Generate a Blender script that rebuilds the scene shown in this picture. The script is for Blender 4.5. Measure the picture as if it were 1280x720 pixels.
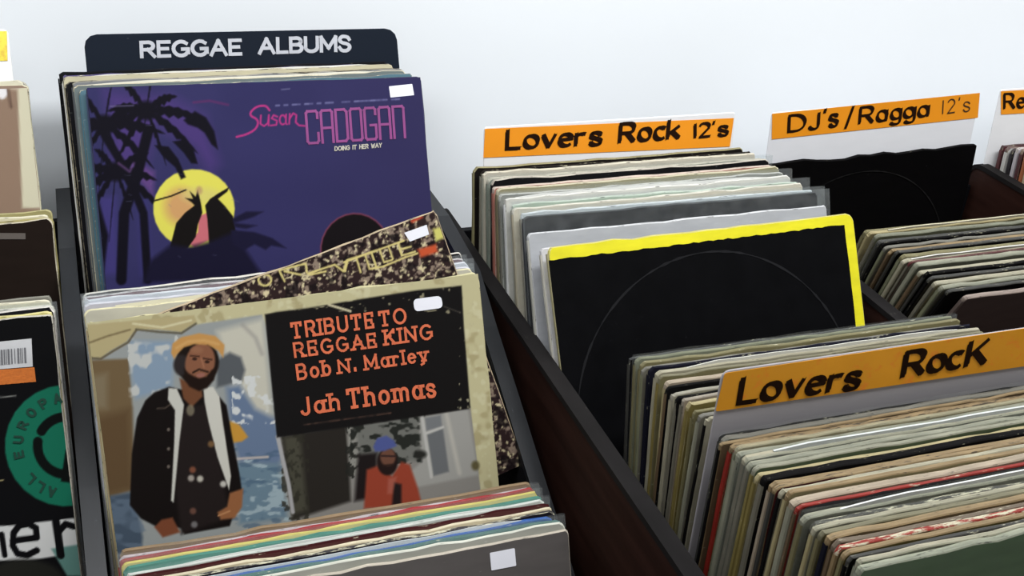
import bpy, bmesh, math, random
import numpy as np
from mathutils import Matrix, Vector

# ------------------------------------------------------------------ camera, world, lights, exposure
for o in list(bpy.data.objects):
    bpy.data.objects.remove(o)
SC = bpy.context.scene
COL = SC.collection
CZ = 1.55                                   # camera height; the shop is x right, y towards the back wall, z up
# directions of the shop's axes measured from the photograph's vanishing points (image x right, y down, z forward)
VP_BACK, VP_RIGHT = np.array([27., -500.]) - [640, 360], np.array([4770., -90.]) - [640, 360]
F = math.sqrt(-(VP_BACK @ VP_RIGHT))        # focal length in pixels of a 1280 wide frame
AY = np.array([*VP_BACK, F]); AY /= np.linalg.norm(AY)
AX = np.array([*VP_RIGHT, F]); AX /= np.linalg.norm(AX)
AZ = np.cross(AX, AY)
R = np.array([AX, AY, AZ])                  # image vector -> shop vector
cam = bpy.data.cameras.new('camera'); camo = bpy.data.objects.new('camera', cam); COL.objects.link(camo)
cam.sensor_width = 36.0; cam.lens = F / 1280 * 36.0; cam.clip_start = 0.02
m = Matrix.Identity(4)
for i in range(3):
    m[i][0], m[i][1], m[i][2] = R[i, 0], -R[i, 1], -R[i, 2]
m[2][3] = CZ
camo.matrix_world = m
SC.camera = camo

SC.view_settings.view_transform = 'Standard'; SC.view_settings.look = 'None'
SC.view_settings.gamma = 1.0; SC.view_settings.use_curve_mapping = False
SC.view_settings.exposure = 0.0
W = bpy.data.worlds.new('world'); SC.world = W; W.use_nodes = True
W.node_tree.nodes['Background'].inputs[0].default_value = (0.97, 0.98, 1.0, 1)
W.node_tree.nodes['Background'].inputs[1].default_value = 0.17
def area(name, loc, target, sx, sy, power, col=(1, 1, 1)):
    l = bpy.data.lights.new(name, 'AREA'); l.shape = 'RECTANGLE'; l.size = sx; l.size_y = sy
    l.energy = power; l.color = col
    o = bpy.data.objects.new(name, l); COL.objects.link(o)
    o.location = loc
    o.rotation_euler = (Vector(target) - Vector(loc)).to_track_quat('-Z', 'Y').to_euler()
    return o
area('ceiling_light_wall', (0.8, 0.38, 2.45), (0.8, 1.2, 1.62), 3.6, 0.2, 68, (0.97, 0.99, 1.0))
area('ceiling_light_aisle', (0.3, -0.9, 2.75), (0.4, 0.6, 0.9), 2.4, 0.4, 8, (1.0, 0.97, 0.90))

# ------------------------------------------------------------------ helpers
RND = random.Random(7)
def lin(c):
    c = np.asarray(c, float) / 255.0
    return np.where(c <= 0.04045, c / 12.92, ((c + 0.055) / 1.055) ** 2.4)
GAIN = .70
def alb(c, g=1.0):
    return [float(min(0.9, v * GAIN * g)) for v in lin(c)]
MATS = {}
def mat(name, color, rough=0.6, metallic=0.0, wear=None, wear_amt=0.0, stretch=(10, 10, 10), noise=0.12, spec=0.4, coat=0.0, gain=1.0):
    """procedural material: base colour with tonal noise and, if asked, patches of a wear colour"""
    key = (name, tuple(color), rough, metallic, tuple(wear) if wear else None, wear_amt, stretch, noise, spec, coat, gain)
    if key in MATS: return MATS[key]
    mt = bpy.data.materials.new(name); mt.use_nodes = True
    nt = mt.node_tree; n = nt.nodes; L = nt.links
    b = n['Principled BSDF']
    tc = n.new('ShaderNodeTexCoord'); mp = n.new('ShaderNodeMapping'); mp.inputs['Scale'].default_value = stretch
    L.new(tc.outputs['Object'], mp.inputs['Vector'])
    nz = n.new('ShaderNodeTexNoise'); nz.inputs['Scale'].default_value = 3.0; nz.inputs['Detail'].default_value = 4
    L.new(mp.outputs['Vector'], nz.inputs['Vector'])
    c = alb(color, gain)
    rp = n.new('ShaderNodeValToRGB')
    rp.color_ramp.elements[0].position = 0.3; rp.color_ramp.elements[1].position = 0.7
    rp.color_ramp.elements[0].color = (*[v * (1 - noise) for v in c], 1)
    rp.color_ramp.elements[1].color = (*[min(0.9, v * (1 + noise)) for v in c], 1)
    L.new(nz.outputs['Fac'], rp.inputs['Fac'])
    out = rp.outputs['Color']
    if wear:
        n2 = n.new('ShaderNodeTexNoise'); n2.inputs['Scale'].default_value = 9.0; n2.inputs['Detail'].default_value = 6
        n2.inputs['Roughness'].default_value = 0.7
        L.new(mp.outputs['Vector'], n2.inputs['Vector'])
        r2 = n.new('ShaderNodeValToRGB')
        t = 0.72 - 0.35 * wear_amt
        r2.color_ramp.elements[0].position = t - 0.04; r2.color_ramp.elements[1].position = t + 0.04
        r2.color_ramp.elements[0].color = (0, 0, 0, 1); r2.color_ramp.elements[1].color = (1, 1, 1, 1)
        L.new(n2.outputs['Fac'], r2.inputs['Fac'])
        mx = n.new('ShaderNodeMix'); mx.data_type = 'RGBA'
        L.new(r2.outputs['Color'], mx.inputs[0]); L.new(out, mx.inputs[6]); mx.inputs[7].default_value = (*alb(wear, gain), 1)
        out = mx.outputs[2]
    L.new(out, b.inputs['Base Color'])
    b.inputs['Roughness'].default_value = rough; b.inputs['Metallic'].default_value = metallic
    b.inputs['Specular IOR Level'].default_value = spec * (.1 if sum(color) < 110 and rough > .33 else 1)
    b.inputs['Coat Weight'].default_value = coat; b.inputs['Coat Roughness'].default_value = 0.25
    bp = n.new('ShaderNodeBump'); bp.inputs['Strength'].default_value = 0.06 if noise > .07 else 0.0; bp.inputs['Distance'].default_value = 0.002
    L.new(nz.outputs['Fac'], bp.inputs['Height']); L.new(bp.outputs['Normal'], b.inputs['Normal'])
    MATS[key] = mt
    return mt
def paint_mat(name, rough=0.5, coat=0.0):
    mt = bpy.data.materials.new(name); mt.use_nodes = True
    nt = mt.node_tree; n = nt.nodes; b = n['Principled BSDF']
    a = n.new('ShaderNodeAttribute'); a.attribute_name = 'print'
    nt.links.new(a.outputs['Color'], b.inputs['Base Color'])
    b.inputs['Roughness'].default_value = rough; b.inputs['Specular IOR Level'].default_value = 0.06
    b.inputs['Coat Weight'].default_value = coat
    return mt
def plastic_mat():
    mt = bpy.data.materials.new('clear_plastic'); mt.use_nodes = True
    nt = mt.node_tree; n = nt.nodes; L = nt.links; n.remove(n['Principled BSDF'])
    tr = n.new('ShaderNodeBsdfTransparent'); tr.inputs[0].default_value = (0.93, 0.95, 0.95, 1)
    gl = n.new('ShaderNodeBsdfGlossy'); gl.inputs['Roughness'].default_value = 0.22; gl.inputs[0].default_value = (0.95, 0.97, 1, 1)
    df = n.new('ShaderNodeBsdfDiffuse'); df.inputs[0].default_value = (0.75, 0.78, 0.78, 1)
    m1 = n.new('ShaderNodeMixShader'); m1.inputs[0].default_value = 0.45
    L.new(gl.outputs[0], m1.inputs[1]); L.new(df.outputs[0], m1.inputs[2])
    nz = n.new('ShaderNodeTexNoise'); nz.inputs['Scale'].default_value = 22
    mr = n.new('ShaderNodeMapRange'); mr.inputs[3].default_value = 0.02; mr.inputs[4].default_value = 0.17
    L.new(nz.outputs['Fac'], mr.inputs[0])
    m2 = n.new('ShaderNodeMixShader'); L.new(mr.outputs[0], m2.inputs[0])
    L.new(tr.outputs[0], m2.inputs[1]); L.new(m1.outputs[0], m2.inputs[2])
    L.new(m2.outputs[0], n['Material Output'].inputs['Surface'])
    return mt
PLASTIC = plastic_mat()

def link(name, me, parent=None, mats=()):
    o = bpy.data.objects.new(name, me); COL.objects.link(o)
    if parent: o.parent = parent
    for x in mats: me.materials.append(x)
    return o
def mesh(name, verts, faces, mats=(), parent=None, idx=None, smooth=False):
    me = bpy.data.meshes.new(name); me.from_pydata([tuple(map(float, v)) for v in verts], [], faces)
    if idx is not None: me.polygons.foreach_set('material_index', idx)
    if smooth: me.polygons.foreach_set('use_smooth', [True] * len(faces))
    me.update()
    return link(name, me, parent, mats)
def tag(o, label, cat, group=None):
    o['label'] = label; o['category'] = cat
    if group: o['group'] = group
    return o
def box(name, x0, x1, y0, y1, z0, z1, mt, parent=None, bevel=0.0):
    bm = bmesh.new(); bmesh.ops.create_cube(bm, size=1)
    for v in bm.verts:
        v.co = Vector((x0 + (v.co.x + .5) * (x1 - x0), y0 + (v.co.y + .5) * (y1 - y0), z0 + (v.co.z + .5) * (z1 - z0)))
    if bevel: bmesh.ops.bevel(bm, geom=bm.edges[:], offset=bevel, segments=2, affect='EDGES')
    me = bpy.data.meshes.new(name); bm.to_mesh(me); bm.free()
    return link(name, me, parent, [mt])
def prism_x(name, prof, x0, x1, mt, parent=None, bevel=0.0):
    """a profile in (y, z) given thickness from x0 to x1"""
    bm = bmesh.new()
    a = [bm.verts.new((x0, y, z)) for y, z in prof]; b = [bm.verts.new((x1, y, z)) for y, z in prof]
    n = len(prof)
    bm.faces.new(a); bm.faces.new(b[::-1])
    for i in range(n): bm.faces.new((a[i], b[i], b[(i + 1) % n], a[(i + 1) % n]))
    bmesh.ops.recalc_face_normals(bm, faces=bm.faces[:])
    if bevel: bmesh.ops.bevel(bm, geom=bm.edges[:], offset=bevel, segments=2, affect='EDGES')
    me = bpy.data.meshes.new(name); bm.to_mesh(me); bm.free()
    return link(name, me, parent, [mt])

def ray(px, py):
    return R @ np.array([px - 640.0, py - 360.0, F])
def at_y(px, py, y):
    r = ray(px, py); return r * (y / r[1]) + [0, 0, CZ]
def project(P):                              # (n,3) shop points -> photo pixels
    c = (np.asarray(P) - [0, 0, CZ]) @ R
    return c[:, 0] / c[:, 2] * F + 640, c[:, 1] / c[:, 2] * F + 360

# ------------------------------------------------------------------ stroke lettering
def arc(cx, cy, rx, ry, a0, a1, n=12):
    return [(cx + rx * math.cos(math.radians(a0 + (a1 - a0) * i / n)), cy + ry * math.sin(math.radians(a0 + (a1 - a0) * i / n))) for i in range(n + 1)]
def smooth(p, it=2):
    for _ in range(it):
        q = [p[0]]
        for a, b in zip(p, p[1:]):
            q += [(a[0] * .75 + b[0] * .25, a[1] * .75 + b[1] * .25), (a[0] * .25 + b[0] * .75, a[1] * .25 + b[1] * .75)]
        p = q + [p[-1]]
    return p
X = .66
SS = smooth([(.58, .80), (.48, .98), (.14, 1.04), (-.02, .76), (.14, .56), (.46, .47), (.64, .25), (.48, -.04), (.14, -.04), (0, .2)])
ss = [(x * .75, y * X) for x, y in SS]
G = {
 'A': (.82, [[(0, 0), (.41, 1), (.82, 0)], [(.15, .34), (.67, .34)]]),
 'B': (.64, [[(0, 0), (0, 1), (.34, 1)] + arc(.34, .76, .25, .24, 90, -90) + [(0, .52)], [(.34, .52)] + arc(.36, .26, .28, .26, 90, -90) + [(0, 0)]]),
 'D': (.74, [[(0, 0), (0, 1), (.28, 1)] + arc(.28, .5, .46, .5, 90, -90) + [(0, 0)]]),
 'E': (.58, [[(.58, 0), (0, 0), (0, 1), (.58, 1)], [(0, .52), (.48, .52)]]),
 'G': (.8, [arc(.42, .5, .42, .5, 48, 322) + [(.8, .2), (.8, .46), (.5, .46)]]),
 'I': (0, [[(0, 0), (0, 1)]]),
 'J': (.42, [[(.42, 1), (.42, .24)] + arc(.21, .24, .21, .24, 0, -165)]),
 'K': (.66, [[(0, 0), (0, 1)], [(.62, 1), (0, .38)], [(.22, .58), (.66, 0)]]),
 'L': (.52, [[(0, 1), (0, 0), (.52, 0)]]),
 'M': (.86, [[(0, 0), (0, 1), (.43, .2), (.86, 1), (.86, 0)]]),
 'N': (.7, [[(0, 0), (0, 1), (.7, 0), (.7, 1)]]),
 'O': (.86, [arc(.43, .5, .43, .5, 90, 450, 24)]),
 'P': (.62, [[(0, 0), (0, 1), (.34, 1)] + arc(.34, .74, .28, .26, 90, -90) + [(0, .48)]]),
 'R': (.68, [[(0, 0), (0, 1), (.36, 1)] + arc(.36, .74, .27, .26, 90, -90) + [(0, .48)], [(.34, .48), (.68, 0)]]),
 'S': (.62, [SS]),
 'T': (.7, [[(0, 1), (.7, 1)], [(.35, 1), (.35, 0)]]),
 'U': (.7, [[(0, 1), (0, .32)] + arc(.35, .32, .35, .32, 180, 360) + [(.7, 1)]]),
 'a': (.52, [arc(.25, .33, .25, .33, 0, 360, 20), [(.52, X), (.52, 0)]]),
 'b': (.52, [[(0, 1), (0, 0)], arc(.26, .33, .26, .33, 0, 360, 20)]),
 'c': (.46, [arc(.27, .33, .27, .33, 50, 310, 16)]),
 'e': (.52, [[(.02, .34), (.52, .38)] + arc(.27, .33, .26, .33, 10, 315, 18)]),
 'g': (.52, [arc(.25, .35, .25, .31, 0, 360, 20), [(.52, X), (.52, -.1)] + arc(.27, -.1, .25, .2, 0, -160)]),
 'h': (.5, [[(0, 1), (0, 0)], [(0, .4)] + arc(.25, .40, .25, .26, 180, 0) + [(.5, 0)]]),
 'k': (.5, [[(0, 1), (0, 0)], [(.48, X), (0, .25)], [(.16, .38), (.5, 0)]]),
 'l': (0, [[(0, 1), (0, 0)]]),
 'm': (.84, [[(0, X), (0, 0)], [(0, .42)] + arc(.21, .44, .21, .22, 180, 0) + [(.42, 0)], [(.42, .42)] + arc(.63, .44, .21, .22, 180, 0) + [(.84, 0)]]),
 'o': (.54, [arc(.27, .33, .27, .33, 90, 450, 20)]),
 'r': (.36, [[(0, X), (0, 0)], [(0, .36)] + arc(.24, .36, .24, .28, 180, 60)]),
 's': (.46, [ss]),
 'v': (.5, [[(0, X), (.24, 0), (.5, X)]]),
 'y': (.54, [[(0, X), (.27, .02)], [(.54, X), (.22, -.18), (.06, -.26)]]),
 '1': (.1, [[(.05, 0), (.05, .95)]]),
 '2': (.52, [arc(.26, .72, .24, .26, 165, -20) + [(.02, 0), (.52, .02)]]),
 "'": (.06, [[(.03, 1.05), (.0, .86)]]),
 '/': (.3, [[(0, -.08), (.34, 1.04)]]),
 '.': (.06, [[(.0, .03), (.04, .03)]]),
 ' ': (.42, []),
}
def lettering(name, parent, to_uv, items, mt, width=.16, style='sans', y=-.0006, gap=.2, nib=.0):
    """items: (string, baseline-left px, baseline-right px, top-left px); to_uv maps a photo pixel to the print's plane"""
    V, Fc = [], []
    def quad(*p):
        b = len(V); yy = y - (len(Fc) % 17) * 1.2e-5; V.extend([(q[0], yy, q[1]) for q in p]); Fc.append(tuple(range(b, b + len(p))))
    for text, bl, br, tl in items:
        bl, br, tl = (np.array(to_uv(*q)) for q in (bl, br, tl))
        up = tl - bl; h = np.linalg.norm(up)
        w = [G[c][0] for c in text]
        total = sum(w) + gap * (len(text) - 1) + width
        ex = (br - bl) / total
        hw = width * h / 2
        n_ = np.array([.77, .64]) * nib * h / 2
        cx = width / 2
        for ch, cw in zip(text, w):
            for pl in G[ch][1]:
                dx = cx + (RND.uniform(-.03, .03) if nib else 0)
                pts = [bl + ex * (dx + p[0]) + up * (p[1] * (1 - width) + width / 2) for p in pl]
                segs = [(a, b) for a, b in zip(pts, pts[1:])]
                if style == 'slab':
                    for e, q in ((pts[0], pts[1]), (pts[-1], pts[-2])):
                        if np.linalg.norm(pts[0] - pts[-1]) < 1e-6: continue
                        d = np.abs(e - q)
                        if d[1] > d[0] * 1.1 and len(pl) < 8:
                            segs.append((e - ex * .15, e + ex * .15))
                        elif len(pl) in (2, 4) and d[0] > d[1]:
                            segs.append((e, e + up * (.16 if e[1] - (bl + ex * cx)[1] < .5 * h else -.16)))
                for a, b in segs:
                    d = b - a; l = np.linalg.norm(d)
                    if l < 1e-7: continue
                    p = np.array([-d[1], d[0]]) / l * hw
                    e = d / l * hw * (.98 if style != 'hand' else .5)
                    quad(a - p - e, b - p + e, b + p + e, a + p - e)
                    if nib: quad(a - n_, b - n_, b + n_, a + n_)
                for a in pts[1:-1]:
                    quad(*[a + hw * np.array([math.cos(t * math.pi / 4), math.sin(t * math.pi / 4)]) for t in range(8)])
            cx += cw + gap
    return mesh(name, V, Fc, [mt], parent)

# ------------------------------------------------------------------ painted prints (colours of the printed picture, per vertex)
def vnoise(x, y, seed, scale):
    r = np.random.RandomState(seed).rand(64, 64)
    x = x / scale; y = y / scale
    xi = np.floor(x).astype(int); yi = np.floor(y).astype(int); fx = x - xi; fy = y - yi
    fx = fx * fx * (3 - 2 * fx); fy = fy * fy * (3 - 2 * fy)
    g = lambda a, b: r[a % 64, b % 64]
    return (g(xi, yi) * (1 - fx) + g(xi + 1, yi) * fx) * (1 - fy) + (g(xi, yi + 1) * (1 - fx) + g(xi + 1, yi + 1) * fx) * fy
class Print:
    """a sheet of vertices on the face of a sleeve; drawing is done in pixels of the photo, carried to the sheet by its own plane"""
    def __init__(s, root, u0, u1, v0, v1, nx, ny, base, yoff=-.0004, gain=.72):
        s.root, s.nx, s.ny, s.y, s.gain = root, nx, ny, yoff, gain
        s.u, s.v = np.meshgrid(np.linspace(u0, u1, nx), np.linspace(v0, v1, ny))
        M = np.array(ROOTM[root.name])
        L4 = np.stack([s.u.ravel(), np.full(s.u.size, yoff), s.v.ravel(), np.ones(s.u.size)], 1)
        s.x, s.yy = project((L4 @ M.T)[:, :3])
        s.c = np.tile(np.array(base, float), (s.u.size, 1))
    def mix(s, idx, a, color):
        a = a[:, None]; s.c[idx] = s.c[idx] * (1 - a) + np.asarray(color, float) * a
    def poly(s, pts, color, soft=1.5, op=1.0, noise=None):
        p = np.array(pts, float)
        k = np.where((s.x > p[:, 0].min() - soft) & (s.x < p[:, 0].max() + soft) & (s.yy > p[:, 1].min() - soft) & (s.yy < p[:, 1].max() + soft))[0]
        if not len(k): return
        x, y = s.x[k], s.yy[k]; ins = np.zeros(len(k), bool); d = np.full(len(k), 1e9)
        for a, b in zip(p, np.roll(p, -1, 0)):
            c = (a[1] > y) != (b[1] > y)
            with np.errstate(divide='ignore', invalid='ignore'):
                ins ^= c & (x < (b[0] - a[0]) * (y - a[1]) / (b[1] - a[1] + 1e-12) + a[0])
            e = b - a; t = np.clip(((x - a[0]) * e[0] + (y - a[1]) * e[1]) / (e @ e + 1e-9), 0, 1)
            d = np.minimum(d, np.hypot(x - a[0] - t * e[0], y - a[1] - t * e[1]))
        al = np.clip(.5 + np.where(ins, d, -d) / soft, 0, 1) * op
        if noise: al *= np.clip(vnoise(x, y, noise[0], noise[1]) * 2.2 - .5, 0, 1)
        s.mix(k, al, color)
    def ell(s, cx, cy, rx, ry, color, rot=0, soft=1.5, op=1.0):
        t = np.linspace(0, 2 * math.pi, 28)[:-1]; r = math.radians(rot)
        s.poly([(cx + rx * math.cos(a) * math.cos(r) - ry * math.sin(a) * math.sin(r), cy + rx * math.cos(a) * math.sin(r) + ry * math.sin(a) * math.cos(r)) for a in t], color, soft, op)
    def line(s, pts, w, color, soft=1.2, op=1.0):
        p = np.array(pts, float); q = w / 2 + soft
        k = np.where((s.x > p[:, 0].min() - q) & (s.x < p[:, 0].max() + q) & (s.yy > p[:, 1].min() - q) & (s.yy < p[:, 1].max() + q))[0]
        if not len(k): return
        x, y = s.x[k], s.yy[k]; d = np.full(len(k), 1e9)
        for a, b in zip(p, p[1:]):
            e = b - a; t = np.clip(((x - a[0]) * e[0] + (y - a[1]) * e[1]) / (e @ e + 1e-9), 0, 1)
            d = np.minimum(d, np.hypot(x - a[0] - t * e[0], y - a[1] - t * e[1]))
        s.mix(k, np.clip(.5 + (w / 2 - d) / soft, 0, 1) * op, color)
    def speckle(s, color, seed, scale, thr, op=1.0, box=None, sx=1.0):
        k = np.arange(s.x.size) if box is None else np.where((s.x > box[0]) & (s.x < box[2]) & (s.yy > box[1]) & (s.yy < box[3]))[0]
        n = vnoise(s.x[k] / sx, s.yy[k], seed, scale) * .65 + vnoise(s.x[k] / sx, s.yy[k], seed + 1, scale * .45) * .35
        s.mix(k, np.clip((n - thr) * 9, 0, 1) * op, color)
    def build(s, name, mt, keep=None):
        nx, ny = s.nx, s.ny
        i = np.arange(nx * ny).reshape(ny, nx)
        q = np.stack([i[:-1, :-1], i[:-1, 1:], i[1:, 1:], i[1:, :-1]], -1).reshape(-1, 4)
        if keep is not None: q = q[keep.reshape(-1)[q].all(1)]
        me = bpy.data.meshes.new(name)
        co = np.stack([s.u.ravel(), np.full(s.u.size, s.y), s.v.ravel()], 1)
        me.vertices.add(len(co)); me.vertices.foreach_set('co', co.ravel())
        me.loops.add(q.size); me.loops.foreach_set('vertex_index', q.ravel())
        me.polygons.add(len(q)); me.polygons.foreach_set('loop_start', np.arange(0, q.size, 4)); 
        me.update(calc_edges=True)
        at = me.attributes.new('print', 'FLOAT_COLOR', 'POINT')
        at.data.foreach_set('color', np.concatenate([np.clip(lin(s.c) * s.gain, 0, .9), np.ones((len(co), 1))], 1).ravel())
        return link(name, me, s.root, [mt])

# ------------------------------------------------------------------ record sleeves
ROOTM = {}
def pose(x, y, z, lean=0.0, roll=0.0, yaw=0.0):
    return Matrix.Translation((x, y, z)) @ Matrix.Rotation(math.radians(yaw), 4, 'Z') @ Matrix.Rotation(math.radians(-lean), 4, 'X') @ Matrix.Rotation(math.radians(-roll), 4, 'Y')
def jacket_mesh(w, h, t, jit, rad=.004, bow=0.0):
    """cardboard sleeve: rounded corners, edges pinched thinner than the body and a little ragged"""
    out = []
    def run(a, b, n):
        for i in range(n): out.append((a[0] + (b[0] - a[0]) * i / n, a[1] + (b[1] - a[1]) * i / n))
    r = rad
    run((r, 0), (w - r, 0), 6); out.extend(arc(w - r, r, r, r, -90, 0, 3)[:-1]); run((w, r), (w, h - r), 10)
    out.extend(arc(w - r, h - r, r, r, 0, 90, 3)[:-1]); run((w - r, h), (r, h), 16)
    out.extend(arc(r, h - r, r, r, 90, 180, 3)[:-1]); run((0, h - r), (0, r), 10); out.extend(arc(r, r, r, r, 180, 270, 3)[:-1])
    n = len(out); V, Fc, idx = [], [], []
    jx = [(RND.gauss(0, jit * .5), RND.gauss(0, jit)) for _ in range(n)]
    rings = [(.0, .0014), (.14, .0005), (.5, .0), (.86, .0005), (1.0, .0014)]
    for fy, inset in rings:
        for (x, z), (a, b) in zip(out, jx):
            dx, dz = w / 2 - x, h / 2 - z; l = math.hypot(dx, dz)
            zz = z + dz / l * inset + (b if z > .02 else abs(b) * .2)
            V.append((x + dx / l * inset + a, fy * t + bow * math.sin(math.pi * x / w), zz))
    for k in range(len(rings) - 1):
        for i in range(n):
            j = (i + 1) % n
            Fc.append((k * n + i, k * n + j, (k + 1) * n + j, (k + 1) * n + i)); idx.append(1)
    Fc.append(tuple(range(n))); idx.append(0)
    Fc.append(tuple(range((len(rings) - 1) * n, len(rings) * n))[::-1]); idx.append(0)
    me = bpy.data.meshes.new('jacket'); me.from_pydata(V, [], Fc); me.polygons.foreach_set('material_index', idx)
    bm = bmesh.new(); bm.from_mesh(me); bmesh.ops.recalc_face_normals(bm, faces=bm.faces[:]); bm.to_mesh(me); bm.free()
    return me
CREAM = (205, 200, 172)
def sleeve(M, w=.315, h=.315, t=.004, face=(150, 150, 140), edge=None, spine=None, inner=None, plastic=0.0, jit=.0005, gain=1.0,
           label='', group=None, wear=.35, gloss=.5, sticker=None, rad=.004, bow=0.0, name='record_sleeve', cat='record sleeve', faceworn=.15):
    edge = edge or tuple(int(c * .5 + d * .5) for c, d in zip(face, CREAM))
    fm = mat('cover_card', face, rough=gloss, wear=tuple(min(255, int(c * .6 + 90)) for c in face), wear_amt=faceworn, stretch=(9, 9, 30), noise=.1 if gain == 1 else .02, gain=gain)
    em = mat('card_edge', edge, rough=.7, wear=tuple(int(c * .45) for c in edge) if sum(edge) > 330 else CREAM, wear_amt=wear, stretch=(9, 60, 20), noise=.22 if gain == 1 else .02, gain=gain)
    root = bpy.data.objects.new(name, None); COL.objects.link(root); root.empty_display_size = .02
    root.matrix_world = M
    ROOTM[root.name] = [list(r) for r in M]
    tag(root, label, cat, group)
    link('jacket', jacket_mesh(w, h, t, jit, rad, bow), root, [fm, em])
    if spine:
        sm = mat('spine_paper', spine, rough=.55, wear=CREAM if sum(spine) < 400 else (120, 110, 95), wear_amt=.15, stretch=(40, 40, 7), noise=.15)
        n = 8; V = []; Fc = []
        for i in range(n + 1):
            z = .006 + (h - .012) * i / n; e = RND.uniform(-.0004, .0004)
            V += [(.0006 + e, .0000 * t, z), (-.0006 + e, .18 * t, z), (-.0006 + e, .82 * t, z), (.0006 + e, 1.0 * t, z)]
        for i in range(n):
            for k in range(3): Fc.append((i * 4 + k, i * 4 + k + 1, i * 4 + k + 5, i * 4 + k + 4))
        mesh('spine', V, Fc, [sm], root)
    if inner:
        im = mat('inner_paper', inner, rough=.7, noise=.1)
        up = RND.uniform(.001, .003)
        x0, x1 = RND.uniform(.006, .03), w - RND.uniform(.004, .03)
        V = []; n = 10
        for i in range(n + 1):
            x = x0 + (x1 - x0) * i / n; z = h + up + RND.uniform(-.0006, .0006) - (.002 if i in (0, n) else 0)
            V += [(x, t * .35, h - .012), (x, t * .35, z), (x, t * .6, z), (x, t * .6, h - .012)]
        Fc = [(i * 4 + k, i * 4 + k + 4, i * 4 + k + 5, i * 4 + k + 1) for i in range(n) for k in range(3)]
        mesh('inner_sleeve', V, Fc, [im], root)
    if plastic:
        e = .0004; x1 = w + plastic; zt = h + .0025; n = 12
        V = []; Fc = []
        for i in range(n + 1):
            x = -.001 + (x1 + .001) * i / n; wv = RND.uniform(-.0006, .0006)
            V += [(x, -e, .001), (x, -e, h * .97), (x, -e * .5, zt + wv), (x, t + e * .5, zt + wv), (x, t + e, h * .97), (x, t + e, .001)]
        for i in range(n):
            for k in (0, 1, 3, 4):
                Fc.append((i * 6 + k, i * 6 + 6 + k, i * 6 + 7 + k, i * 6 + k + 1))
        b = n * 6
        Fc.append((b, b + 5, b + 4, b + 1)); Fc.append((b + 1, b + 4, b + 3, b + 2))
        mesh('plastic_cover', V, Fc, [PLASTIC], root)
    return root
def uv_of(root, yoff=0.0):
    M = np.array(ROOTM[root.name]); Mi = np.linalg.inv(M)
    o = Mi @ np.array([0, 0, CZ, 1])
    def f(px, py):
        d = Mi[:3, :3] @ ray(px, py)
        s = (yoff - o[1]) / d[1]
        return float(o[0] + d[0] * s), float(o[2] + d[2] * s)
    return f
def patch(name, root, pts, mt, y=-.0006, t=.0003, r=0.0):
    """flat sticker or strip with thickness t, corners given as photo pixels on the face of root"""
    f = uv_of(root); q = [np.array(f(*p)) for p in pts]
    if r:
        out = []
        for i in range(len(q)):
            a, b, c = q[i - 1], q[i], q[(i + 1) % len(q)]
            p0 = b + (a - b) / np.linalg.norm(a - b) * r; p2 = b + (c - b) / np.linalg.norm(c - b) * r
            out += [p0 * (1 - s) ** 2 + b * 2 * s * (1 - s) + p2 * s * s for s in (0, .25, .5, .75, 1)]
        q = out
    n = len(q)
    V = [(p[0], y, p[1]) for p in q] + [(p[0], y + t, p[1]) for p in q]
    Fc = [tuple(range(n)), tuple(range(n, 2 * n))[::-1]] + [(i, (i + 1) % n, n + (i + 1) % n, n + i) for i in range(n)]
    return mesh(name, V, Fc, [mt], root)
ORD = ['first', 'second', 'third', 'fourth', 'fifth', 'sixth', 'seventh', 'eighth', 'ninth', 'tenth', 'eleventh', 'twelfth', 'thirteenth',
       'fourteenth', 'fifteenth', 'sixteenth', 'seventeenth', 'eighteenth', 'nineteenth', 'twentieth']
ORD += ['twenty-' + o for o in ORD[:9]] + ['thirtieth'] + ['thirty-' + o for o in ORD[:9]] + ['fortieth']
def stack(entries, x0, x1, top0, top1, lean0, lean1, floor, group, where, h=.315, order='back'):
    """entries from the back to the front; tops run from y=top0 to top1, the lean from lean0 to lean1; every sleeve stands on floor(y)"""
    n = len(entries); T = [e.get('t', .004) for e in entries]
    hh = [e.get('h', h + RND.uniform(-.0018, .0018)) for e in entries]
    tot = sum(T[1:]) or 1
    made = []
    acc = 0.0
    for i, e in enumerate(entries):
        e = dict(e)
        if i: acc += T[i]
        fr = acc / tot if n > 1 else 1.0
        lean = e.pop('lean', lean0 + (lean1 - lean0) * fr); lean += e.pop('dlean', 0)
        ty = top0 + (top1 - top0) * fr; hgt = hh[i]; e['h'] = hgt
        x = e.pop('x', x0 + (x1 - x0) * fr + RND.uniform(-.0025, .0025))
        roll = e.pop('roll', RND.uniform(-.25, .25)); yaw = e.pop('yaw', 0.0); dz = e.pop('dz', 0.0)
        yb = ty - hgt * math.sin(math.radians(lean))
        zb = floor(yb) + CZ + dz
        if roll < 0: zb += e.get('w', .315) * math.sin(math.radians(-roll)) * math.cos(math.radians(lean))
        k = i if order == 'back' else n - 1 - i
        if 'label' not in e:
            e['label'] = '%s record sleeve, %s from the %s %s' % (e.pop('say'), ORD[k], order, where)
        else: e.pop('say', None)
        e['group'] = group
        made.append(sleeve(pose(x, yb, zb, lean, roll, yaw), **e))
    return made

# ------------------------------------------------------------------ the setting
wallm = mat('white_wall_paint', (247, 251, 255), rough=.75, noise=.015, stretch=(.7, .7, .7), gain=1.22)
ob = box('wall_back', -2.5, 4.0, 1.215, 1.315, 0, 3.0, wallm); ob['kind'] = 'structure'
ob = box('floor', -2.5, 4.0, -2.5, 1.315, -.1, 0, mat('floor_vinyl', (120, 112, 104), rough=.5, noise=.1, stretch=(2, 2, 2))); ob['kind'] = 'structure'

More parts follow.
